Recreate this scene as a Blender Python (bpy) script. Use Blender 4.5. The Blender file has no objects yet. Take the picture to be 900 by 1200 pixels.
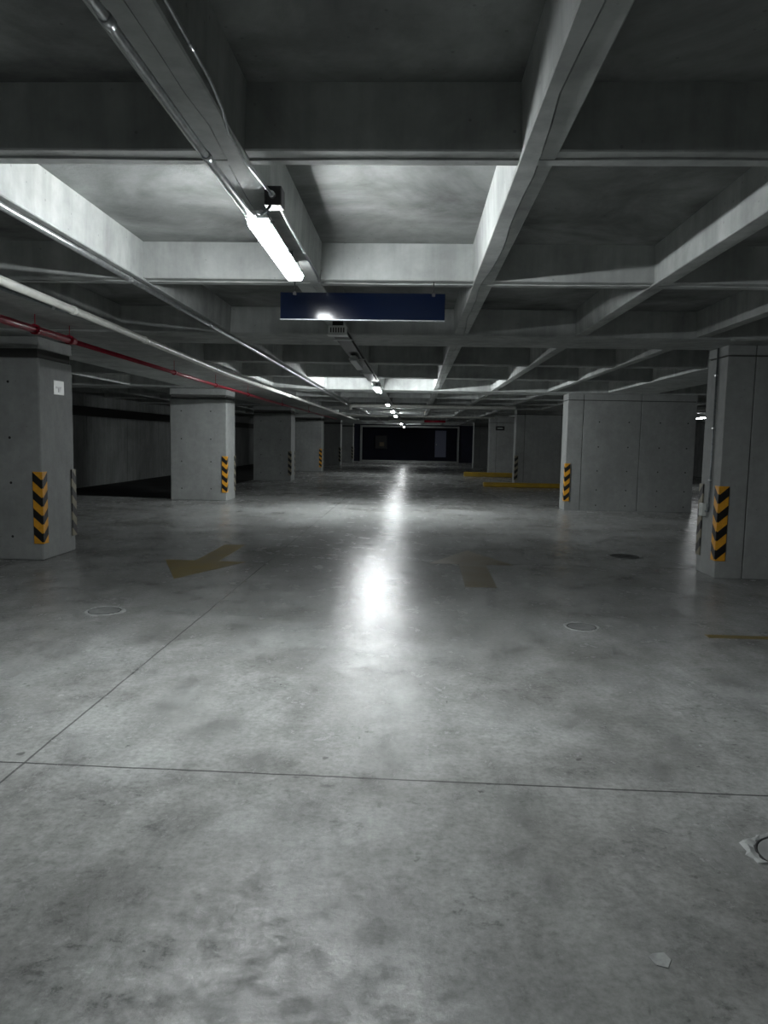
import bpy, bmesh, math, random
from mathutils import Vector, Matrix
random.seed(7)
S = bpy.context.scene
COL = S.collection

# ------------------------------------------------------------------ camera
F, PITCH, YAW, ROLL, CAMH = 850.0, .0985, .040, .0187, 1.5
fw = Vector((-math.sin(YAW)*math.cos(PITCH), math.cos(YAW)*math.cos(PITCH), -math.sin(PITCH)))
rt = Vector((math.cos(YAW), math.sin(YAW), 0)); up = rt.cross(fw)
R_ = rt*math.cos(ROLL) + up*math.sin(ROLL); U_ = -rt*math.sin(ROLL) + up*math.cos(ROLL)
cd = bpy.data.cameras.new('camera'); cam = bpy.data.objects.new('camera', cd); COL.objects.link(cam)
M = Matrix((R_, U_, -fw)).transposed().to_4x4(); M.translation = (0, 0, CAMH)
cam.matrix_world = M
cd.sensor_fit = 'VERTICAL'; cd.sensor_height = 36; cd.lens = F/1200*36
cd.clip_start = .05; cd.clip_end = 300
S.camera = cam
# ------------------------------------------------------------------ world and exposure
w = bpy.data.worlds.new('night'); S.world = w; w.use_nodes = True
w.node_tree.nodes['Background'].inputs[0].default_value = (.02, .022, .025, 1)
w.node_tree.nodes['Background'].inputs[1].default_value = .15
S.view_settings.view_transform = 'Standard'; S.view_settings.look = 'None'
S.view_settings.gamma = 1; S.view_settings.use_curve_mapping = False
S.view_settings.exposure = 0.08
LAMP_SIDE = 300.0    # radiance of a lit diffuser's side flanks
LAMP_DOWN = 215.0    # radiance of its underside, where the LED strips shine

# ------------------------------------------------------------------ materials
def nodes(name):
    m = bpy.data.materials.new(name); m.use_nodes = True
    nt = m.node_tree; return m, nt, nt.nodes['Principled BSDF']
def N(nt, t, **k):
    n = nt.nodes.new(t)
    for a, b in k.items():
        if a.startswith('i_'): n.inputs[int(a[2:])].default_value = b
        else: setattr(n, a, b)
    return n
def plain(name, col, rough=.5, metal=0, spec=.5, var=0.0, scale=20):
    m, nt, b = nodes(name)
    b.inputs['Base Color'].default_value = (*col, 1)
    b.inputs['Roughness'].default_value = rough; b.inputs['Metallic'].default_value = metal
    b.inputs['Specular IOR Level'].default_value = spec
    if var:
        g = N(nt, 'ShaderNodeNewGeometry'); n = noise(nt, g.outputs['Position'], scale, 4)
        r = ramp(nt, n, [(.35, [c*(1-var) for c in col]), (.65, [min(1, c*(1+var)) for c in col])])
        nt.links.new(r, b.inputs['Base Color'])
    return m
def noise(nt, vec, scale, detail=4, rough=.55, dist=0):
    n = N(nt, 'ShaderNodeTexNoise'); n.inputs['Scale'].default_value = scale
    n.inputs['Detail'].default_value = detail; n.inputs['Roughness'].default_value = rough
    n.inputs['Distortion'].default_value = dist
    nt.links.new(vec, n.inputs['Vector']); return n.outputs[0]
def ramp(nt, fac, stops):
    r = N(nt, 'ShaderNodeValToRGB'); e = r.color_ramp.elements
    while len(e) < len(stops): e.new(.5)
    for x, (p, c) in zip(e, stops):
        x.position = p; x.color = (*c, 1) if len(c) == 3 else c
    nt.links.new(fac, r.inputs[0]); return r.outputs[0]
def math_(nt, op, a, b=None, c=None):
    n = N(nt, 'ShaderNodeMath', operation=op)
    for i, v in enumerate((a, b, c)):
        if v is None: continue
        if isinstance(v, (int, float)): n.inputs[i].default_value = v
        else: nt.links.new(v, n.inputs[i])
    return n.outputs[0]
def mix(nt, fac, a, b, mode='MIX'):
    n = N(nt, 'ShaderNodeMix', data_type='RGBA', blend_type=mode)
    for i, v in ((0, fac), (6, a), (7, b)):
        if isinstance(v, (int, float)): n.inputs[i].default_value = v
        elif isinstance(v, (tuple, list)): n.inputs[i].default_value = (*v, 1)
        else: nt.links.new(v, n.inputs[i])
    return n.outputs[2]
def g3(v, t=(.985, 1.0, .99)): return [v*t[0], v*t[1], v*t[2]]
def mapping(nt, sc, src=None):
    if src is None: src = N(nt, 'ShaderNodeNewGeometry').outputs['Position']
    m = N(nt, 'ShaderNodeMapping'); m.inputs['Scale'].default_value = sc
    nt.links.new(src, m.inputs[0]); return m.outputs[0]
def concrete(name, lo, hi, rough=.8, big=.7, streak=0, bump=.15, tint=(.97, 1.0, .985)):
    m, nt, b = nodes(name)
    P = N(nt, 'ShaderNodeNewGeometry').outputs['Position']
    a = noise(nt, P, big, 6, .6, .6)
    c1 = ramp(nt, a, [(.3, g3(lo, tint)), (.7, g3(hi, tint))])
    f = noise(nt, P, 9, 5, .65)
    c2 = mix(nt, .35, c1, ramp(nt, f, [(.3, g3(.55)), (.7, g3(1))]), 'MULTIPLY')
    out = c2
    if streak:
        s = noise(nt, mapping(nt, (5, 5, .5)), 1.4, 4, .6)
        out = mix(nt, streak, c2, ramp(nt, s, [(.35, g3(.45)), (.6, g3(1))]), 'MULTIPLY')
    # small air holes
    v = N(nt, 'ShaderNodeTexVoronoi', feature='F1'); v.inputs['Scale'].default_value = 11
    nt.links.new(P, v.inputs['Vector'])
    hol = ramp(nt, v.outputs['Distance'], [(.05, g3(.45)), (.09, g3(1))])
    out = mix(nt, .5, out, hol, 'MULTIPLY')
    nt.links.new(out, b.inputs['Base Color'])
    b.inputs['Roughness'].default_value = rough; b.inputs['Specular IOR Level'].default_value = .3
    bm = N(nt, 'ShaderNodeBump'); bm.inputs['Strength'].default_value = bump; bm.inputs['Distance'].default_value = .02
    nt.links.new(f, bm.inputs['Height']); nt.links.new(bm.outputs[0], b.inputs['Normal'])
    return m

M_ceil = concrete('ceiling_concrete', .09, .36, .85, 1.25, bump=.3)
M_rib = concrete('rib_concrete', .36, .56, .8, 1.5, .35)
M_pil = concrete('pillar_concrete', .30, .40, .75, .9, .12, .1)
M_wall = concrete('wall_concrete', .22, .34, .8, .6, .4)
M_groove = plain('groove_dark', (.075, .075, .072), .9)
M_hole = plain('tie_hole', (.03, .03, .03), .9)
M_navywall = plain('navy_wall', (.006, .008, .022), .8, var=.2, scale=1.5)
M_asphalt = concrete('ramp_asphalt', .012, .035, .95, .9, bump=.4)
M_steel = plain('galvanised_steel', (.55, .57, .58), .28, .9, var=.15, scale=30)
M_dsteel = plain('dull_steel', (.22, .24, .25), .45, .7, var=.2, scale=25)
M_pvc = plain('white_pvc', (.72, .73, .68), .35, var=.08, scale=8)
M_red = plain('red_pipe_paint', (.36, .012, .035), .3, var=.15, scale=9)
M_sign = plain('navy_sign_board', (.0008, .0028, .011), .13, spec=.12)
M_black = plain('black_plastic', (.015, .015, .016), .5)
M_white = plain('white_plastic', (.62, .66, .62), .4)
M_grey = plain('grey_housing', (.58, .60, .59), .5)
M_panel = plain('door_paint', (.22, .24, .34), .6)
M_brown = plain('brown_box', (.20, .15, .09), .6)
M_trim = concrete('frame_concrete', .22, .32, .7, 1.0)

def floor_mat():
    m, nt, b = nodes('polished_floor_concrete')
    P = N(nt, 'ShaderNodeNewGeometry').outputs['Position']
    a = noise(nt, P, .75, 8, .62, .3)
    c = ramp(nt, a, [(.34, g3(.20, (1, 1.0, .96))), (.5, g3(.30, (1, 1, .985))), (.66, g3(.40, (.99, 1, .995)))])
    s = noise(nt, mapping(nt, (1.1, .8, 1)), 3.2, 10, .72, .25)
    c = mix(nt, .75, c, ramp(nt, s, [(.32, g3(.5, (1, 1, 1))), (.46, g3(.85, (1, 1, 1))), (.54, g3(1.02, (1, 1, 1))), (.7, g3(1.3, (1, 1, 1)))]), 'MULTIPLY')
    t = noise(nt, mapping(nt, (3.0, .6, 1)), 1.3, 8, .7, .3)      # trowel and tyre streaks along the aisle
    c = mix(nt, .4, c, ramp(nt, t, [(.35, g3(.68)), (.55, g3(1)), (.75, g3(1.15))]), 'MULTIPLY')
    # scuffed, flaky patches of the power-trowelled skin
    q = noise(nt, mapping(nt, (1, 1.25, 1)), 7.5, 12, .8, .15)
    qm = ramp(nt, noise(nt, P, 1.3, 3), [(.42, (0, 0, 0)), (.6, (1, 1, 1))])
    c = mix(nt, qm, c, mix(nt, .8, c, ramp(nt, q, [(.38, g3(.4, (1, 1, 1))), (.45, g3(.9, (1, 1, 1))), (.57, g3(1.03, (1, 1, 1))), (.62, g3(1.35, (1, 1, 1)))]), 'MULTIPLY'))
    f = noise(nt, P, 34, 6, .7)
    c = mix(nt, .55, c, ramp(nt, f, [(.34, g3(.62)), (.5, g3(1)), (.66, g3(1.28))]), 'MULTIPLY')
    # pock marks
    v = N(nt, 'ShaderNodeTexVoronoi', feature='F1'); v.inputs['Scale'].default_value = 3.4
    v.inputs['Randomness'].default_value = 1
    dv = N(nt, 'ShaderNodeVectorMath', operation='ADD')
    nt.links.new(P, dv.inputs[0])
    nn = N(nt, 'ShaderNodeTexNoise'); nn.inputs['Scale'].default_value = 22
    nt.links.new(P, nn.inputs['Vector'])
    sc = N(nt, 'ShaderNodeVectorMath', operation='SCALE'); sc.inputs['Scale'].default_value = .05
    nt.links.new(nn.outputs['Color'], sc.inputs[0]); nt.links.new(sc.outputs[0], dv.inputs[1])
    nt.links.new(dv.outputs[0], v.inputs['Vector'])
    pk = ramp(nt, v.outputs['Distance'], [(.035, g3(.35)), (.055, g3(1))])
    c = mix(nt, .75, c, pk, 'MULTIPLY')
    v2 = N(nt, 'ShaderNodeTexVoronoi', feature='F1'); v2.inputs['Scale'].default_value = 11
    dv2 = N(nt, 'ShaderNodeVectorMath', operation='ADD'); nt.links.new(P, dv2.inputs[0])
    sc2 = N(nt, 'ShaderNodeVectorMath', operation='SCALE'); sc2.inputs['Scale'].default_value = .09
    nt.links.new(nn.outputs['Color'], sc2.inputs[0]); nt.links.new(sc2.outputs[0], dv2.inputs[1])
    nt.links.new(dv2.outputs[0], v2.inputs['Vector'])
    chips = ramp(nt, v2.outputs['Distance'], [(.10, g3(.3)), (.15, g3(1))])
    where = ramp(nt, noise(nt, P, 1.9, 3), [(.55, (0, 0, 0)), (.63, (1, 1, 1))])
    c = mix(nt, math_(nt, 'MULTIPLY', where, .7), c, mix(nt, 1.0, c, chips, 'MULTIPLY'))
    # sawn joints
    sp = N(nt, 'ShaderNodeSeparateXYZ'); nt.links.new(P, sp.inputs[0])
    X, Y = sp.outputs[0], sp.outputs[1]
    wob = noise(nt, P, 6, 2); wob = math_(nt, 'MULTIPLY', math_(nt, 'SUBTRACT', wob, .5), .012)
    def joint(e, wd):
        d = math_(nt, 'ABSOLUTE', math_(nt, 'ADD', e, wob))
        return math_(nt, 'LESS_THAN', d, wd)
    j1 = math_(nt, 'MULTIPLY', joint(math_(nt, 'ADD', X, 1.753), .006), .8)
    j2 = joint(math_(nt, 'SUBTRACT', math_(nt, 'MULTIPLY_ADD', X, .0155, Y), 3.093), .0058)
    j3 = joint(math_(nt, 'SUBTRACT', math_(nt, 'MULTIPLY_ADD', X, -.06, Y), 6.06), .006)
    j4 = joint(math_(nt, 'SUBTRACT', math_(nt, 'MULTIPLY_ADD', X, .01, Y), 8.95), .01)
    j4 = math_(nt, 'MULTIPLY', j4, .5); 
    br = math_(nt, 'GREATER_THAN', noise(nt, P, .9, 2), .52)
    j3 = math_(nt, 'MULTIPLY', math_(nt, 'MULTIPLY', j3, br), .5)
    j = math_(nt, 'MAXIMUM', math_(nt, 'MAXIMUM', j1, j2), math_(nt, 'MAXIMUM', j3, j4))
    c = mix(nt, math_(nt, 'MULTIPLY', j, .85), c, (.04, .04, .04))
    nt.links.new(c, b.inputs['Base Color'])
    rr = ramp(nt, s, [(.35, g3(.30, (1, 1, 1))), (.62, g3(.20, (1, 1, 1)))])
    nt.links.new(rr, b.inputs['Roughness'])
    nt.links.new(ramp(nt, q, [(.42, g3(.06, (1, 1, 1))), (.56, g3(.42, (1, 1, 1)))]), b.inputs['Specular IOR Level'])
    h = math_(nt, 'SUBTRACT', math_(nt, 'ADD', math_(nt, 'MULTIPLY', f, .25), math_(nt, 'ADD', math_(nt, 'MULTIPLY', s, .8), math_(nt, 'MULTIPLY', q, .6))), j)
    bm = N(nt, 'ShaderNodeBump'); bm.inputs['Strength'].default_value = .3; bm.inputs['Distance'].default_value = .014
    nt.links.new(h, bm.inputs['Height']); nt.links.new(bm.outputs[0], b.inputs['Normal'])
    return m
M_floor = floor_mat()

def guard_mat(name, yel, dark=(.012, .012, .012)):
    m, nt, b = nodes(name)
    tc = N(nt, 'ShaderNodeTexCoord'); sp = N(nt, 'ShaderNodeSeparateXYZ')
    nt.links.new(tc.outputs['Object'], sp.inputs[0])
    d = math_(nt, 'ADD', math_(nt, 'ABSOLUTE', sp.outputs[0]), math_(nt, 'ABSOLUTE', sp.outputs[1]))
    e = math_(nt, 'SUBTRACT', sp.outputs[2], math_(nt, 'MULTIPLY', d, .9))
    fr = math_(nt, 'FRACT', math_(nt, 'DIVIDE', math_(nt, 'ADD', e, 1.0 - .045), .2125))
    k = math_(nt, 'LESS_THAN', fr, .5)
    dirt = noise(nt, tc.outputs['Object'], 14, 4)
    ye = ramp(nt, dirt, [(.3, [c*.75 for c in yel]), (.6, list(yel))])
    nt.links.new(mix(nt, k, dark, ye), b.inputs['Base Color'])
    b.inputs['Roughness'].default_value = .45
    return m
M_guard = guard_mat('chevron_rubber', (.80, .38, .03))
M_guard_pale = guard_mat('dull_chevron_rubber', (.26, .24, .17))  # same chevrons with darker, greyer stripes
def paint_mat(name, col, wear):
    m, nt, b = nodes(name)
    P = N(nt, 'ShaderNodeNewGeometry').outputs['Position']
    n = noise(nt, P, 3, 8, .7, .5)
    c = ramp(nt, n, [(.35, list(col)), (.7, wear)])
    nt.links.new(c, b.inputs['Base Color']); b.inputs['Roughness'].default_value = .42
    return m
M_arrow = paint_mat('faded_yellow_paint', (.21, .15, .03), [.16, .14, .075])
M_arrow_b = paint_mat('tyre_blackened_yellow_paint', (.10, .078, .035), [.15, .14, .10])
M_kerb = paint_mat('kerb_yellow_paint', (.50, .32, .02), [.30, .20, .03])
M_mortar = concrete('pale_mortar', .26, .5, .8, 14)
M_cover = concrete('drain_cover', .19, .3, .5, 5)
M_dcover = concrete('dark_cover', .02, .04, .4, 5)
def emit(name, st, col=(.95, .985, 1.0)):
    m, nt, b = nodes(name)
    b.inputs['Base Color'].default_value = (.8, .8, .8, 1)
    b.inputs['Emission Color'].default_value = (*col, 1); b.inputs['Emission Strength'].default_value = st
    return m
LIT = {}
def lit_mats(k, kd=None):
    kd = k if kd is None else kd
    # k: how bright this luminaire burns compared with the nearest one
    if (k, kd) not in LIT:
        LIT[k, kd] = [emit('lit_diffuser', LAMP_SIDE*k), emit('lit_diffuser_underside', LAMP_DOWN*kd)]
    return LIT[k, kd]
M_off = plain('unlit_diffuser', (.42, .45, .45), .3)

# ------------------------------------------------------------------ helpers
def box(bm, x0, x1, y0, y1, z0, z1, mi=0, bev=0):
    vs = [bm.verts.new((x, y, z)) for x in (x0, x1) for y in (y0, y1) for z in (z0, z1)]
    fs = []
    for q in ((0, 1, 3, 2), (4, 6, 7, 5), (0, 4, 5, 1), (2, 3, 7, 6), (0, 2, 6, 4), (1, 5, 7, 3)):
        f = bm.faces.new([vs[i] for i in q]); f.material_index = mi; fs.append(f)
    bmesh.ops.recalc_face_normals(bm, faces=fs)
    if bev:
        es = list({e for f in fs for e in f.edges})
        r = bmesh.ops.bevel(bm, geom=es, offset=bev, segments=2, affect='EDGES', profile=.5)
        for f in r['faces']: f.material_index = mi
def tube(bm, pts, r, seg=10, cap=True, mi=0):
    pts = [Vector(p) for p in pts]; rings = []
    for i, p in enumerate(pts):
        d = (pts[min(i+1, len(pts)-1)] - pts[max(i-1, 0)]).normalized()
        a = d.cross(Vector((0, 0, 1)))
        if a.length < .05: a = d.cross(Vector((0, 1, 0)))
        a.normalize(); b = d.cross(a).normalized()
        rr = r[i] if isinstance(r, (list, tuple)) else r
        rings.append([bm.verts.new(p + (a*math.cos(2*math.pi*k/seg) + b*math.sin(2*math.pi*k/seg))*rr) for k in range(seg)])
    for A, B in zip(rings, rings[1:]):
        for k in range(seg):
            f = bm.faces.new((A[k], A[(k+1) % seg], B[(k+1) % seg], B[k])); f.smooth = True; f.material_index = mi
    if cap:
        bm.faces.new(rings[0][::-1]).material_index = mi; bm.faces.new(rings[-1]).material_index = mi
def prism(bm, poly, z0, z1, mi=0):
    a = [bm.verts.new((x, y, z0)) for x, y in poly]; b = [bm.verts.new((x, y, z1)) for x, y in poly]
    fs = [bm.faces.new(a[::-1]), bm.faces.new(b)]
    for i in range(len(poly)):
        j = (i+1) % len(poly); fs.append(bm.faces.new((a[i], a[j], b[j], b[i])))
    for f in fs: f.material_index = mi
    bmesh.ops.recalc_face_normals(bm, faces=fs)
def obj(name, bm, mats, parent=None, loc=None):
    bm.normal_update()
    me = bpy.data.meshes.new(name); bm.to_mesh(me); bm.free()
    for m in (mats if isinstance(mats, (list, tuple)) else [mats]): me.materials.append(m)
    o = bpy.data.objects.new(name, me); COL.objects.link(o)
    if parent: o.parent = parent
    if loc: o.location = loc
    return o
def new(): return bmesh.new()
def tag(o, label, cat, group=None, kind=None):
    o['label'] = label; o['category'] = cat
    if group: o['group'] = group
    if kind: o['kind'] = kind
    return o
def struct(o, label=None, cat=None):
    o['kind'] = 'structure'
    if label: o['label'] = label
    if cat: o['category'] = cat
    return o
def thing(name, label, cat, loc=(0, 0, 0), group=None):
    o = bpy.data.objects.new(name, None); COL.objects.link(o); o.location = loc
    o.empty_display_size = .1
    return tag(o, label, cat, group)

# ------------------------------------------------------------------ structure: floor
XL, XR, YB, YF = -9.6, 14.0, -9.0, 55.5
RIBZ, CEILZ = 2.65, 2.91
bm = new()
poly = [(XL, YB), (XR, YB), (XR, 52.0), (XL, 52.0), (XL, 44), (-5.78, 44), (-5.78, 17.4), (XL, 17.75)]
prism(bm, poly, -.25, 0)
struct(obj('floor', bm, M_floor), 'grey polished concrete floor of the parking level', 'floor')
bm = new()
vs = [(-9.6, 17.75, -.02), (-5.78, 17.4, -.02), (-5.78, 44, -.06), (-9.6, 44, -.06)]
t = [bm.verts.new(v) for v in vs]; u = [bm.verts.new((v[0], v[1], v[2]-.2)) for v in vs]
fs = [bm.faces.new(t), bm.faces.new(u[::-1])] + [bm.faces.new((t[i], u[i], u[(i+1) % 4], t[(i+1) % 4])) for i in range(4)]
bmesh.ops.recalc_face_normals(bm, faces=fs)
struct(obj('floor_ramp', bm, M_asphalt), 'black ramp surface behind the second left pillar', 'ramp')
bm = new(); box(bm, XL, XR, 52.0, YF, -.25, -.03)
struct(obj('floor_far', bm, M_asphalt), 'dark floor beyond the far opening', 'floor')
# walls
bm = new()
box(bm, XL-.25, XL-.03, YB, YF, -1.2, CEILZ, 1)
y = YB
while y < YF:
    y2 = min(y+3.0, YF)
    box(bm, XL-.06, XL, y, y2-.015, -1.2, 2.05); box(bm, XL-.06, XL, y, y2-.015, 2.32, CEILZ)
    y = y2
struct(obj('wall_left', bm, [M_wall, M_groove]), 'stained concrete side wall left of the ramp', 'wall')
bm = new(); box(bm, XR, XR+.2, YB, YF, -.25, CEILZ); struct(obj('wall_right', bm, M_wall))
bm = new(); box(bm, XL, XR, YB-.2, YB, -.25, CEILZ); struct(obj('wall_front', bm, M_wall))
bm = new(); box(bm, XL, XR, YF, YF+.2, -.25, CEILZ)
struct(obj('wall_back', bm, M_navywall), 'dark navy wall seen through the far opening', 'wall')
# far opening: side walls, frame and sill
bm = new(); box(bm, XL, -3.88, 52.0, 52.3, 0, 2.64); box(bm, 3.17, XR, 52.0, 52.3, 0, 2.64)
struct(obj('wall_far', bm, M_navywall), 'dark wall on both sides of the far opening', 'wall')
bm = new()
box(bm, -3.88, -3.76, 51.94, 52.3, 0, 2.56); box(bm, 3.05, 3.17, 51.94, 52.3, 0, 2.56)
box(bm, -3.76, 3.05, 51.94, 52.3, 2.44, 2.56)
struct(obj('trim_1', bm, M_trim), 'pale frame around the far opening', 'trim')
bm = new(); box(bm, -3.76, 3.05, 51.9, 52.2, 0, .09, 0, .02)
struct(obj('trim_2', bm, M_trim), 'pale sill at the foot of the far opening', 'trim')

# ------------------------------------------------------------------ structure: coffered ceiling
bm = new(); box(bm, XL, XR, YB, YF, CEILZ, CEILZ+.2)
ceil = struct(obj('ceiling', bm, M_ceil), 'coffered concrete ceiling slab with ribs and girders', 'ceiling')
def rib_long(x0, x1, y0, y1, z=RIBZ, seam=.5, step=.007, mat=M_rib, name='rib'):
    """rib along Y whose soffit has a wandering formwork seam"""
    bm = new(); n = max(2, int((y1-y0)/.25)); rows = []; t = .012; ph = random.random()*9; a, b = (0, step) if x0 < 0 else (step, 0)
    for i in range(n+1):
        y = y0 + (y1-y0)*i/n
        s = x0 + (x1-x0)*(seam + .1*math.sin(y*1.7+ph) + .06*math.sin(y*4.1+ph*2) + random.uniform(-.03, .03))
        rows.append([bm.verts.new(p) for p in ((x0-t, y, CEILZ), (x0, y, z-a+.006), (x0+.006, y, z-a), (s, y, z-a), (s+.004, y, z+.012), (s+.008, y, z-b), (x1-.006, y, z-b), (x1, y, z-b+.006), (x1+t, y, CEILZ))])
    for a, b in zip(rows, rows[1:]):
        for k in range(8): bm.faces.new((a[k], a[k+1], b[k+1], b[k]))
    bm.faces.new(rows[0]); bm.faces.new(rows[-1][::-1])
    bmesh.ops.recalc_face_normals(bm, faces=bm.faces[:])
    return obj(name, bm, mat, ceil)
def rib_cross(y0, y1, x0, x1, z=RIBZ+.004, step=.007):
    bm = new(); n = int((x1-x0)/.3); rows = []; t = .012; ph = random.random()*9
    for i in range(n+1):
        x = x0 + (x1-x0)*i/n
        s = y0 + (y1-y0)*(.5 + .06*math.sin(x*1.9+ph) + .04*math.sin(x*4.7+ph*2))
        rows.append([bm.verts.new(p) for p in ((x, y0-t, CEILZ), (x, y0, z+.006), (x, y0+.006, z), (x, s, z), (x, s+.004, z+.012), (x, s+.008, z-step), (x, y1-.006, z-step), (x, y1, z-step+.006), (x, y1+t, CEILZ))])
    for a, b in zip(rows, rows[1:]):
        for k in range(8): bm.faces.new((a[k], a[k+1], b[k+1], b[k]))
    bm.faces.new(rows[0]); bm.faces.new(rows[-1][::-1])
    bmesh.ops.recalc_face_normals(bm, faces=bm.faces[:])
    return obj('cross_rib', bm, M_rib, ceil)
# girders across the aisle, one over each row of pillars
G = [(-.7, .25)] + [(7.94+8.56*k, 8.87+8.56*k) for k in range(6)]
for k, (a, b) in enumerate(G):
    bm = new(); box(bm, XL, XR, a, b, 2.632, CEILZ, 0, .008)
    box(bm, XL, XR, a+.03, b-.03, 2.628, 2.64, 0)
    obj('girder', bm, M_rib, ceil)
for k in range(6):
    ya, yb = G[k][1], G[k+1][0]
    if k == 0: cs = [(3.03, 3.17), (5.39, 5.57)]
    elif k == 1: cs = [(11.06, 11.22), (13.52, 13.68)]
    else: cs = [(ya+2.3, ya+2.45), (ya+4.85, ya+5.0)]
    for a, b in cs: rib_cross(a, b, XL, XR)
rib_cross(-3.4, -3.25, XL, XR); rib_cross(-6.0, -5.85, XL, XR)
ribs = [(-3.25-.0, None), (-2.16, -2.02), (-.914, -.712), (.40, .55), (1.685, 1.815), (2.955, 3.095)]
for a, b in ribs:
    if b is None: continue
    rib_long(a, b, YB, 51.9)
for x in (6.6, 7.9, 9.2, 10.5, 11.8): rib_long(x, x+.14, YB, 51.9)
for x in (-6.65, -8.0): rib_long(x, x+.14, YB, 51.9)
# wide solid strips that run along the pillar rows
for a, b in ((-5.3, -3.22), (4.28, 5.34)):
    bm = new(); box(bm, a, b, YB, 51.9, 2.642, CEILZ, 0, .006)
    obj('edge_girder', bm, M_rib, ceil)

# ------------------------------------------------------------------ pillars
def holes(bm, xs, zs, y, mi=2, r=.016):
    for x in xs:
        for z in zs:
            c = [bm.verts.new((x + r*math.cos(a*math.pi/4), y-.0012, z + r*math.sin(a*math.pi/4))) for a in range(8)]
            f = bm.faces.new(c); f.material_index = mi; f.normal_update()
            if f.normal.y > 0: f.normal_flip()
def pillar(x0, x1, y0, y1, label, band=(2.38, 2.485), band_h=True, tie=(), group=None, name='concrete_pillar', cat='pillar'):
    """square pillar with a recessed dark band under its head"""
    t = thing(name, label, cat, ((x0+x1)/2, (y0+y1)/2, 0), group)
    ox, oy = (x0+x1)/2, (y0+y1)/2; X0, X1, Y0, Y1 = x0-ox, x1-ox, y0-oy, y1-oy
    bm = new(); box(bm, X0, X1, Y0, Y1, 0, band[0], 0, .018)
    if tie: holes(bm, [x-ox for x in tie[0]], tie[1], Y0, 1)
    obj('shaft', bm, [M_pil, M_hole], t)
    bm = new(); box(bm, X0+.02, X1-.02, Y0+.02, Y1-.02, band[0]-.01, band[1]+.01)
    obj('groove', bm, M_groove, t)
    bm = new(); box(bm, X0, X1, Y0, Y1, band[1], 2.625, 0, .012)
    obj('head', bm, M_pil, t)
    return t
PL = []
xr = [-4.38, -4.42, -4.34, -4.30, -4.27, -4.22]
names = ['wide concrete pillar nearest on the left, with a small sign on its side',
         'pale concrete pillar second on the left, its aisle side brightly lit',
         'dark unlit concrete pillar third on the left, only its edge bright',
         'grey lit concrete pillar fourth on the left side of the aisle',
         'black shaded concrete pillar fifth on the left, thin bright edge',
         'small distant grey pillar last on the left before the far opening']
yf = [8.37, 16.97, 25.5, 33.6, 42.0, 50.0]
for k in range(6):
    x1 = xr[k]
    PL.append(pillar(x1-1.34, x1, yf[k], yf[k]+.83, names[k], tie=((x1-1.07, x1-.37), (.28, .92, 1.45, 2.1)) if k < 3 else ()))
# right hand wall-like pillars made of cast panels
def panel_pillar(x0, x1, y0, y1, seams, zg, label, tie=(), name='concrete_pillar', gap=.012):
    t = thing(name, label, 'pillar', ((x0+x1)/2, (y0+y1)/2, 0))
    ox, oy = (x0+x1)/2, (y0+y1)/2
    bm = new(); box(bm, x0+.02-ox, x1-.02-ox, y0+.02-oy, y1-.02-oy, 0, 2.6)
    obj('core', bm, M_groove, t)
    es = [x0] + list(seams) + [x1]
    for i, (a, b) in enumerate(zip(es, es[1:])):
        bm = new()
        a_ = a + (gap/2 if i else 0); b_ = b - (gap/2 if i < len(es)-2 else 0)
        for za, zb in ((0, zg), (zg+gap*1.4, 2.625)):
            box(bm, a_-ox, b_-ox, y0-oy, y1-oy if i == 0 else y0+.2-oy, za, zb, 0, .006)
        if tie and i == len(es)-2 or (tie and i): holes(bm, [x-ox for x in tie[0] if a < x < b], tie[1], y0-oy, 1)
        obj('cast_panel', bm, [M_pil, M_hole], t)
    bm = new(); box(bm, es[1]-ox, x1-ox, y0+.2-oy, y1-oy, 0, 2.625, 0, .006)
    obj('rear_panel', bm, M_pil, t)
    return t
panel_pillar(3.46, 6.3, 8.34, 8.88, (3.77, 5.1), 2.50, 'wide concrete wall pillar nearest on the right, with a vertical conduit', ())
panel_pillar(3.43, 6.28, 16.6, 17.15, (3.78, 5.06), 2.47, 'wide panelled concrete wall pillar second on the right, dotted with tie holes',
             ((4.14, 4.80, 5.49, 6.1), (.12, .47, .90, 1.44, 2.0)))
panel_pillar(3.5, 6.3, 25.4, 25.95, (3.8, 5.06), 2.47, 'dark wall pillar third on the right, standing behind the yellow kerb', ())
panel_pillar(3.44, 4.60, 33.6, 34.3, (3.75,), 2.38, 'grey lit pillar fourth on the right with a small black sign', ())
panel_pillar(3.42, 4.7, 42.2, 43.0, (3.75,), 2.4, 'black shaded pillar fifth on the right, just left of the lit one', ())

# ------------------------------------------------------------------ corner guards
GD = 'black and yellow chevron corner guards on pillars'
def guard(cx, cy, sx, sy, label, z0=.2, mat=M_guard, h=.855):
    """L-shaped rubber strip; arms run from the corner along sx and sy over the pillar faces"""
    t = .014; a = .105
    bm = new()
    pts = [(-t*sx, -t*sy), (a*sx, -t*sy), (a*sx, 0), (0, 0), (0, a*sy), (-t*sx, a*sy)]
    prism(bm, pts, 0, h)
    o = obj('corner_guard', bm, mat, None, (cx - .001*sx, cy - .001*sy, z0))
    bv = o.modifiers.new('soft', 'BEVEL'); bv.width = .004; bv.segments = 2; bv.limit_method = 'ANGLE'
    return tag(o, label, 'corner guard', GD)
for k, nm in enumerate(['nearest', 'second', 'third', 'fourth', 'fifth', 'sixth']):
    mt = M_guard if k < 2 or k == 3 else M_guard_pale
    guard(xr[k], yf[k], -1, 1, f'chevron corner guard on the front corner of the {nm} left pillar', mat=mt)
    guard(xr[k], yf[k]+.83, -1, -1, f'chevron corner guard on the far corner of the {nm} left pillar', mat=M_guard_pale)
guard(3.46, 8.34, 1, 1, 'bright yellow striped corner guard on the front corner of the nearest right pillar')
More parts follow.
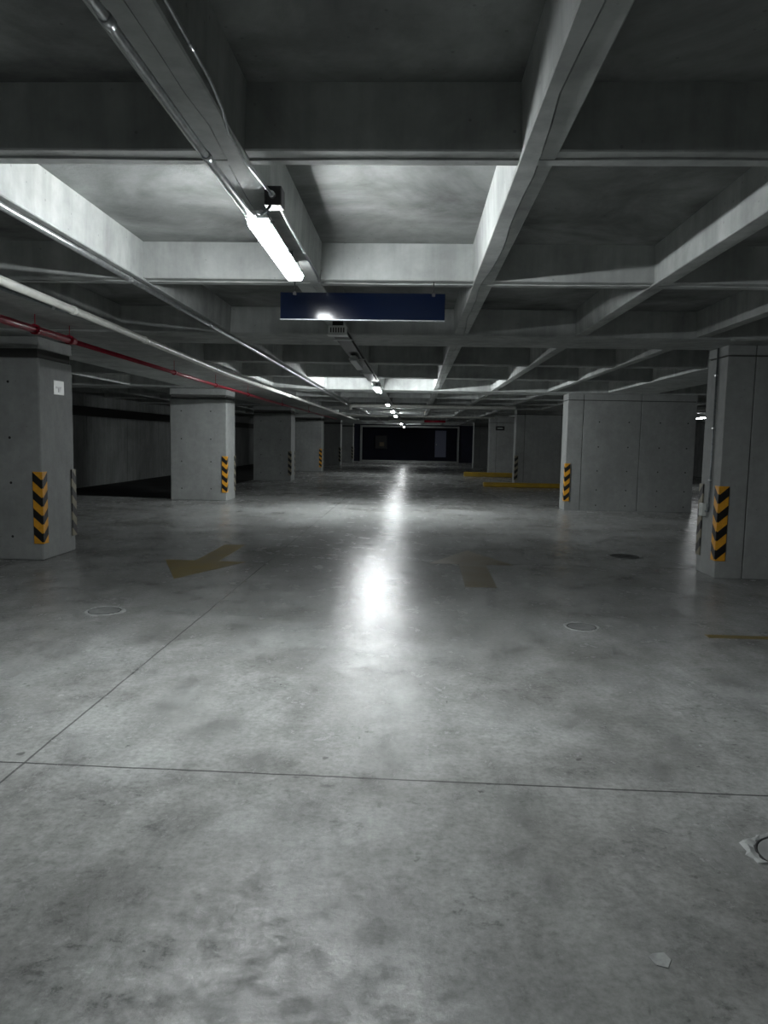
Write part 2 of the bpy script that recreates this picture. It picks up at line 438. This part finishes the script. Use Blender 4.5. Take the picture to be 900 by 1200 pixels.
guard(3.46, 8.88, 1, -1, 'dark corner guard on the far corner of the nearest right pillar', mat=M_guard_pale)
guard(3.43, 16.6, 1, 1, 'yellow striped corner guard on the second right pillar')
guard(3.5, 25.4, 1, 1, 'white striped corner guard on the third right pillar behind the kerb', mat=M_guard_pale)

# ------------------------------------------------------------------ luminaires
LG = 'linear ceiling luminaires over the aisle'
def luminaire(x, y, z, label, on=True, L=1.2, k=1.0, kd=None, drop=None):
    """z = underside of the diffuser"""
    t = thing('linear_luminaire', label, 'ceiling light', (x, y, z), LG)
    # diffuser: rounded trough section
    sec = [(-.047, .030), (-.050, .026), (-.048, .008), (-.039, 0), (.039, 0), (.048, .008), (.050, .026), (.047, .030)]
    bm = new(); rows = []
    for yy, s in ((-L/2, .72), (-L/2+.012, .95), (-L/2+.03, 1), (L/2-.03, 1), (L/2-.012, .95), (L/2, .72)):
        rows.append([bm.verts.new((a*s, yy, .030-(.030-b)*s)) for a, b in sec])
    for A, B in zip(rows, rows[1:]):
        for q in range(len(sec)-1): bm.faces.new((A[q], A[q+1], B[q+1], B[q])).material_index = int(q == 3)
        bm.faces.new((A[-1], A[0], B[0], B[-1]))
    bm.faces.new(rows[0]); bm.faces.new(rows[-1])
    bmesh.ops.recalc_face_normals(bm, faces=bm.faces[:])
    obj('diffuser', bm, lit_mats(k, kd) if on else [M_off, M_off], t)
    bm = new(); box(bm, -.055, .055, -L/2-.01, L/2+.01, .031, .040, 0, .002); box(bm, -.038, .038, -L/2, L/2, .039, .072, 0, .01)
    obj('housing', bm, M_grey, t)
    for yy in (-L/2+.06, 0, L/2-.06):
        for sx in (-1, 1):
            bm = new(); box(bm, sx*.053-.003, sx*.053+.003, yy-.015, yy+.015, .024, .055, 0, .002)
            obj('clip', bm, M_steel, t)
    top = (2.632 if drop is None else drop) - z
    for yy in (-L*.33, L*.33):
        bm = new(); box(bm, -.018, .018, yy-.012, yy+.012, .07, top, 0)
        box(bm, -.045, .045, yy-.012, yy+.012, .072, .078)
        obj('bracket', bm, M_dsteel, t)
    return t
lum = luminaire(-.775, 4.12, 2.50, 'bright white linear light nearest, hanging just before the navy board')
lum.rotation_euler = (0, 0, .012)
luminaire(-.775, -6.3, 2.50, 'added unseen linear light behind the viewer, brightening the near ceiling')  # added out of view to lift the near ceiling cells and left pillar
luminaire(-.78, 15.1, 2.505, 'lit linear light second along the aisle, seen end on', k=3.0, kd=1.4)
luminaire(-.80, 21.3, 2.50, 'faint small lit light third along the aisle', L=.6, k=.06)
luminaire(-.80, 26.2, 2.50, 'lit light fourth along the aisle, fairly far off', k=.3)
luminaire(-.82, 31.2, 2.50, 'lit light fifth along the aisle, above left of the red pipe', k=.8, kd=.5)
luminaire(-.80, 43.6, 2.47, 'lit light sixth along the aisle, right of the far pipes', k=.5, kd=.3)
luminaire(-.75, 50.2, 2.42, 'farthest lit light just above the top of the far opening', k=.4, kd=.25)
luminaire(-.80, 9.9, 2.49, 'unlit linear light hanging under the first girder', on=False, drop=2.575)
luminaire(10.0, 26.0, 2.46, 'lit light glimpsed in the gap left of the right pillar', k=.2)

# ------------------------------------------------------------------ sign board and small boxes
t = thing('hanging_sign_board', 'long navy blue blank sign board hanging across the aisle from a rib', 'sign', (-.405, 5.44, 2.375))
bm = new(); box(bm, -.605, .605, -.012, .012, 0, .195, 0, .003); obj('board', bm, M_sign, t)
bm = new(); box(bm, -.606, .606, -.015, .015, -.004, .004, 0, .001); obj('bottom_edge', bm, M_dsteel, t)
for sx in (-.5, .52):
    bm = new(); tube(bm, [(sx, 0, .19), (sx, 0, .285)], .004, 8); box(bm, sx-.012, sx+.012, -.014, .014, .175, .2)
    obj('hanger', bm, M_black, t)
t = thing('junction_box', 'small dark junction box on the rib above the nearest light', 'junction box', (-.665, 3.42, 2.55))
bm = new(); box(bm, -.04, .04, -.045, .045, 0, .085, 0, .006); obj('box', bm, M_black, t)
bm = new(); tube(bm, [(0, -.045, .04), (0, -.075, .04)], .014, 10); obj('gland', bm, M_steel, t)
t = thing('vented_box', 'small grey vented box hanging behind the navy board', 'box', (-.74, 6.9, 2.47))
bm = new(); box(bm, -.085, .085, -.05, .05, 0, .085, 0, .008)
for i in range(6): box(bm, -.06+i*.024-.006, -.06+i*.024+.006, -.053, -.049, .02, .065, 1)
box(bm, -.095, .095, -.056, .056, -.006, .006, 0, .002)
obj('body', bm, [M_grey, M_black], t)
bm = new(); box(bm, -.05, .05, -.02, .02, .08, .165); obj('bracket', bm, M_black, t)
t = thing('cable_tray', 'dark cable tray fixed under the rib between the vented box and the second lit light', 'cable tray', (-.80, 10.6, 2.583))
bm = new(); box(bm, -.075, .075, -2.9, 2.9, 0, .004); box(bm, -.079, -.075, -2.9, 2.9, 0, .04); box(bm, .075, .079, -2.9, 2.9, 0, .04)
obj('channel', bm, M_black, t)
for yy in (-2.6, -.7, 1.4):
    bm = new(); box(bm, -.11, .11, yy-.02, yy+.02, -.012, 0); obj('cross_bar', bm, M_grey, t)
bm = new(); tube(bm, [(.03, -2.9, .02), (.03, 2.9, .02)], .012, 8); tube(bm, [(-.02, -2.9, .02), (-.02, 2.9, .02)], .012, 8); obj('cables', bm, M_dsteel, t)
# sign on near left pillar side face
t = thing('pillar_notice', 'small pale green white notice on the side of the nearest left pillar', 'notice', (-4.378, 8.83, 1.98))
bm = new(); box(bm, 0, .006, -.13, .13, 0, .17, 0, .002); obj('plate', bm, M_white, t)
bm = new(); box(bm, .006, .008, -.07, .06, .075, .10); box(bm, .006, .008, -.02, .03, .03, .075); obj('pictogram', bm, M_grey, t)
t = thing('pillar_sign', 'small black sign with a white line on the fourth right pillar', 'sign', (3.9, 33.585, 2.05))
bm = new(); box(bm, -.2, .2, -.012, .012, 0, .19, 0, .004); obj('plate', bm, M_black, t)
bm = new(); box(bm, -.12, .12, -.016, -.012, .08, .11); obj('stripe', bm, M_white, t)
# switch with its conduit on the right pillar's aisle face
t = thing('switch_box', 'white switch box low on the aisle face of the nearest right pillar', 'switch box', (3.458, 8.72, .68))
bm = new(); box(bm, -.05, 0, -.055, .055, 0, .15, 0, .006); obj('box', bm, M_white, t)
bm = new(); box(bm, -.056, -.05, -.02, .02, .05, .1, 0, .002); obj('rocker', bm, M_white, t)
bm = new(); tube(bm, [(3.445, 8.58, 2.62), (3.445, 8.58, .77), (3.445, 8.60, .745), (3.445, 8.67, .74)], .011, 10)
o = obj('conduit', bm, M_dsteel)
tag(o, 'thin vertical conduit running down the nearest right pillar to the switch box', 'conduit')
for z in (2.3, 1.7, 1.1):
    bm = new(); box(bm, 3.428, 3.459, 8.557, 8.603, z, z+.02, 0, .002); obj('clamp', bm, M_steel, o)

# ------------------------------------------------------------------ pipes and conduits under the ceiling
def pipe(name, pts, r, mat, label, cat, clamps=(), cmat=None, parent_name='clamp', cr=1.22, cw=.02, seg=12, hang=True, hang_at=()):
    bm = new(); tube(bm, pts, r, seg); o = obj(name, bm, mat); tag(o, label, cat)
    P = [Vector(p) for p in pts]
    if hang_at:
        for q in hang_at:
            bm = new(); tube(bm, [Vector(q), Vector((q[0], q[1], CEILZ+.004))], .006, 6); obj('hanger', bm, M_steel, o)
    for c in clamps:
        for a, b in zip(P, P[1:]):
            if (a.y-c)*(b.y-c) <= 0 and a.y != b.y:
                q = a.lerp(b, (c-a.y)/(b.y-a.y)); d = (b-a).normalized()
                rr = r if not isinstance(r, list) else r[0]
                bm = new(); tube(bm, [q-d*cw, q+d*cw], rr*cr, 12)
                if hang: tube(bm, [q+Vector((0, 0, rr)), Vector((q.x, q.y, 2.64))], .004, 6)
                obj(parent_name, bm, cmat or M_steel, o); break
    return o
pipe('conduit', [(-.92, -3, 2.60), (-.80, 1.0, 2.545), (-.782, 3.30, 2.52), (-.782, 3.46, 2.525), (-.78, 3.51, 2.545)], .014, M_steel,
     'long steel conduit running beside the rib to the near end of the first light', 'conduit', (-.3, 1.9, 2.75), hang=False)
pipe('conduit', [(-.690, -3, 2.61), (-.690, .5, 2.61), (-.690, 1.1, 2.655), (-.690, 1.6, 2.66), (-.690, 2.45, 2.655), (-.695, 2.62, 2.640), (-.705, 2.74, 2.61), (-.70, 3.0, 2.595), (-.665, 3.36, 2.59)], .0065, M_steel,
     'thin conduit on the rib side bending to the small junction box', 'conduit', (2.25,), hang=False)
bm = new(); tube(bm, [(-.68, 3.40, 2.555), (-.69, 3.38, 2.53), (-.72, 3.40, 2.515), (-.745, 3.44, 2.535), (-.75, 3.52, 2.565)], .007, 8)
tag(obj('flexible_cable', bm, M_dsteel), 'short looping cable from the junction box into the nearest light', 'cable')
pipe('conduit', [(-.665, 3.47, 2.60), (-.69, 3.9, 2.625), (-.70, 5.2, 2.632), (-.715, 5.36, 2.628)], .008, M_steel,
     'thin conduit along the rib edge beyond the junction box', 'conduit', (4.5,), hang=False)
pipe('conduit', [(-2.04, -3, 2.606), (-2.05, 9.0, 2.604), (-2.05, 21.9, 2.555)], .019, M_steel,
     'straight steel conduit running the length of the left rib', 'conduit', [1.1+2.05*i for i in range(10)], cw=.03, hang=False)
pipe('drain_pipe', [(-2.76, -3, 2.56), (-2.76, 4.8, 2.508), (-2.76, 10.7, 2.42), (-2.76, 17.0, 2.44), (-2.76, 34, 2.44)], .032, M_pvc,
     'white plastic drain pipe running along the left of the aisle', 'pipe', [5.85, 7.4, 10.0, 13.0, 16, 20, 25], M_pvc, 'pipe_joint', 1.15, .03, hang=False)
pipe('conduit', [(-2.88, -3, 2.54), (-2.885, 4.9, 2.50), (-2.885, 5.8, 2.50), (-2.87, 6.3, 2.50), (-2.85, 7.5, 2.50)], .014, M_dsteel,
     'thin grey conduit hugging the left side of the white drain pipe', 'conduit', (5.75,), hang=False)
rp = pipe('fire_pipe', [(-3.66, -3, 2.52), (-3.66, 6.4, 2.50), (-3.66, 7.75, 2.49)], .038, M_red,
     'thick dark red fire pipe entering at the left edge, ending at a coupling', 'pipe', (6.95, 7.65), M_red, 'coupling', 1.3, .03)
pipe('fire_pipe', [(-3.66, 7.76, 2.485), (-3.66, 13.4, 2.444), (-3.66, 18.6, 2.43), (-3.66, 34, 2.44)], .027, M_red,
     'thinner red fire pipe continuing along the left pillars', 'pipe', (11.0, 13.3, 15.9, 20, 25), M_red, 'coupling', 1.45, .02)
# pipes crossing the aisle far away
pipe('crossing_pipe', [(-1.95, 22.05, 2.40), (-1.95, 22.05, 2.47), (-1.92, 22.05, 2.51), (-1.85, 22.05, 2.53), (3.0, 22.05, 2.53)], .05, M_pvc,
     'white pipe with an elbow crossing the aisle beyond the second light', 'pipe', hang_at=[(-1.2, 22.05, 2.55), (1.2, 22.05, 2.55)])
pipe('crossing_pipe', [(-2.7, 30.2, 2.50), (-1.1, 30.2, 2.50)], .035, M_pvc,
     'short pale pipe crossing from the left pillars toward the lights', 'pipe', hang_at=[(-2.3, 30.2, 2.5), (-1.4, 30.2, 2.5)])
pipe('crossing_pipe', [(-.6, 29.6, 2.48), (3.2, 29.6, 2.48)], .03, M_pvc,
     'pale pipe right of the far lights crossing to the right pillars', 'pipe', hang_at=[(0.2, 29.6, 2.48), (2.4, 29.6, 2.48)])
pipe('crossing_pipe', [(-1.3, 36.0, 2.47), (.45, 36.0, 2.47)], .05, M_white,  # lamp highlight on the red pipe, put into the colour as white
     'stretch of the red crossing pipe coloured white as its lamp highlight', 'pipe', hang_at=[(-1.1, 36, 2.47), (0.2, 36, 2.47)])
pipe('crossing_pipe', [(.46, 36.0, 2.47), (1.5, 36.0, 2.47)], .06, M_red,
     'short red pipe crossing right of the far lights', 'pipe', hang_at=[(0.7, 36, 2.47), (1.3, 36, 2.47)])

# ------------------------------------------------------------------ floor markings, covers, kerbs
def marking(name, poly, mat, label, cat):
    bm = new(); prism(bm, poly, -.002, .0022); return tag(obj(name, bm, mat), label, cat)
marking('painted_arrow', [(-2.63, 10.0), (-2.63, 8.64), (-3.01, 8.65), (-2.51, 7.47), (-2.01, 8.62), (-2.34, 8.63), (-2.34, 10.0)], M_arrow,
        'faded yellow floor arrow on the left, pointing toward the viewer', 'floor marking')
marking('painted_arrow', [(.56, 7.45), (.89, 7.45), (.91, 8.85), (1.25, 8.87), (.76, 10.0), (.22, 8.87), (.58, 8.85)], M_arrow_b,
        'worn dark yellow floor arrow right of centre, pointing away', 'floor marking')
marking('painted_line', [(2.35, 5.69), (3.9, 5.69), (3.9, 5.78), (2.35, 5.78)], M_arrow,
        'faint yellow painted line at the right edge of the floor', 'floor marking')
def cover(x, y, r, label, ring=M_mortar, cov=M_cover, rough=.12, h=.006):
    t = thing('drain_cover', label, 'drain cover', (x, y, 0), 'round drain covers in the floor')
    bm = new(); n = 40; a = []; ph = random.random()*9
    for k in range(n):
        w = 2*math.pi*k/n; c, s = math.cos(w), math.sin(w)
        ro = r*(1 + rough*.6*math.sin(3*w+ph) + random.uniform(-rough, rough)*.5)
        ri = r*(.80 + random.uniform(-rough, rough)*.35)
        a.append([bm.verts.new((c*ro, s*ro, -.001)), bm.verts.new((c*(ro*.6+ri*.4), s*(ro*.6+ri*.4), h*random.uniform(.4, 1.5))), bm.verts.new((c*ri, s*ri, h*.3)), bm.verts.new((c*ri, s*ri, -.001))])
    for k in range(n):
        A, B = a[k], a[(k+1) % n]
        for i in range(3): bm.faces.new((A[i], B[i], B[i+1], A[i+1]))
    bmesh.ops.recalc_face_normals(bm, faces=bm.faces[:])
    obj('mortar_ring', bm, ring, t)
    bm = new(); prism(bm, [(r*.74*math.cos(2*math.pi*k/32), r*.74*math.sin(2*math.pi*k/32)) for k in range(32)], -.001, .0025)
    box(bm, -r*.3, r*.3, -.008, .008, .002, .005)
    obj('lid', bm, cov, t)
    bm = new(); tube(bm, [(r*.77*math.cos(2*math.pi*k/32), r*.77*math.sin(2*math.pi*k/32), .001) for k in range(33)], .0045, 6, False)
    obj('gap_ring', bm, M_hole, t)
    return t
cover(-2.62, 6.0, .17, 'round drain cover with broken pale mortar rim on the left, before the arrow')
cover(1.41, 5.92, .15, 'round drain cover in the middle right of the floor')
cover(2.87, 9.82, .24, 'dark round floor cover near the right pillars', M_cover, M_dcover, .05)
cover(1.435, 2.60, .165, 'nearest round drain cover, cut by the right edge of the picture', rough=.16, h=.01)
# pale chip of mortar
bm = new(); prism(bm, [(.735, 1.995), (.765, 1.985), (.785, 2.02), (.775, 2.05), (.74, 2.045), (.722, 2.03)], -.001, .002)
tag(obj('mortar_splash', bm, M_mortar), 'small pale mortar splash on the floor at lower right', 'mortar splash')
def kerb(x0, x1, y0, y1, h, label):
    bm = new(); box(bm, x0, x1, y0, y1, 0, h, 0, .03); return tag(obj('kerb', bm, M_kerb), label, 'kerb')
kerb(2.36, 7.4, 24.6, 24.85, .15, 'nearer long yellow painted kerb in front of the dark right pillar')
kerb(2.18, 7.4, 31.6, 31.9, .19, 'farther yellow painted kerb behind, before the lit grey pillar')

# ------------------------------------------------------------------ far wall items
t = thing('metal_door', 'pale grey door on the far navy wall, right side', 'door', (1.98, YF-.02, .3))
bm = new(); box(bm, -.42, .42, -.04, 0, 0, 2.0, 0, .01); obj('leaf', bm, M_panel, t)
bm = new(); box(bm, -.35, -.28, -.07, -.04, .9, 1.0, 0, .01); obj('handle', bm, M_steel, t)
t = thing('hose_cabinet', 'small brown cabinet on the far navy wall, left of the lights', 'cabinet', (-2.55, YF-.02, .85))
bm = new(); box(bm, -.45, .45, -.2, 0, 0, 1.0, 0, .02); obj('body', bm, M_black, t)
bm = new(); box(bm, -.1, .25, -.22, -.2, .2, .5, 0, .01); obj('door', bm, M_brown, t)

# ------------------------------------------------------------------ groups of repeats
for o in S.objects:
    if o.parent or 'category' not in o: continue
    g = {'concrete_pillar': 'concrete pillars along both sides of the aisle', 'painted_arrow': 'painted floor arrows',
         'kerb': 'yellow kerbs around the third right pillar', 'crossing_pipe': 'pipes crossing the aisle far off'}.get(o.name.split('.')[0])
    if g: o['group'] = g
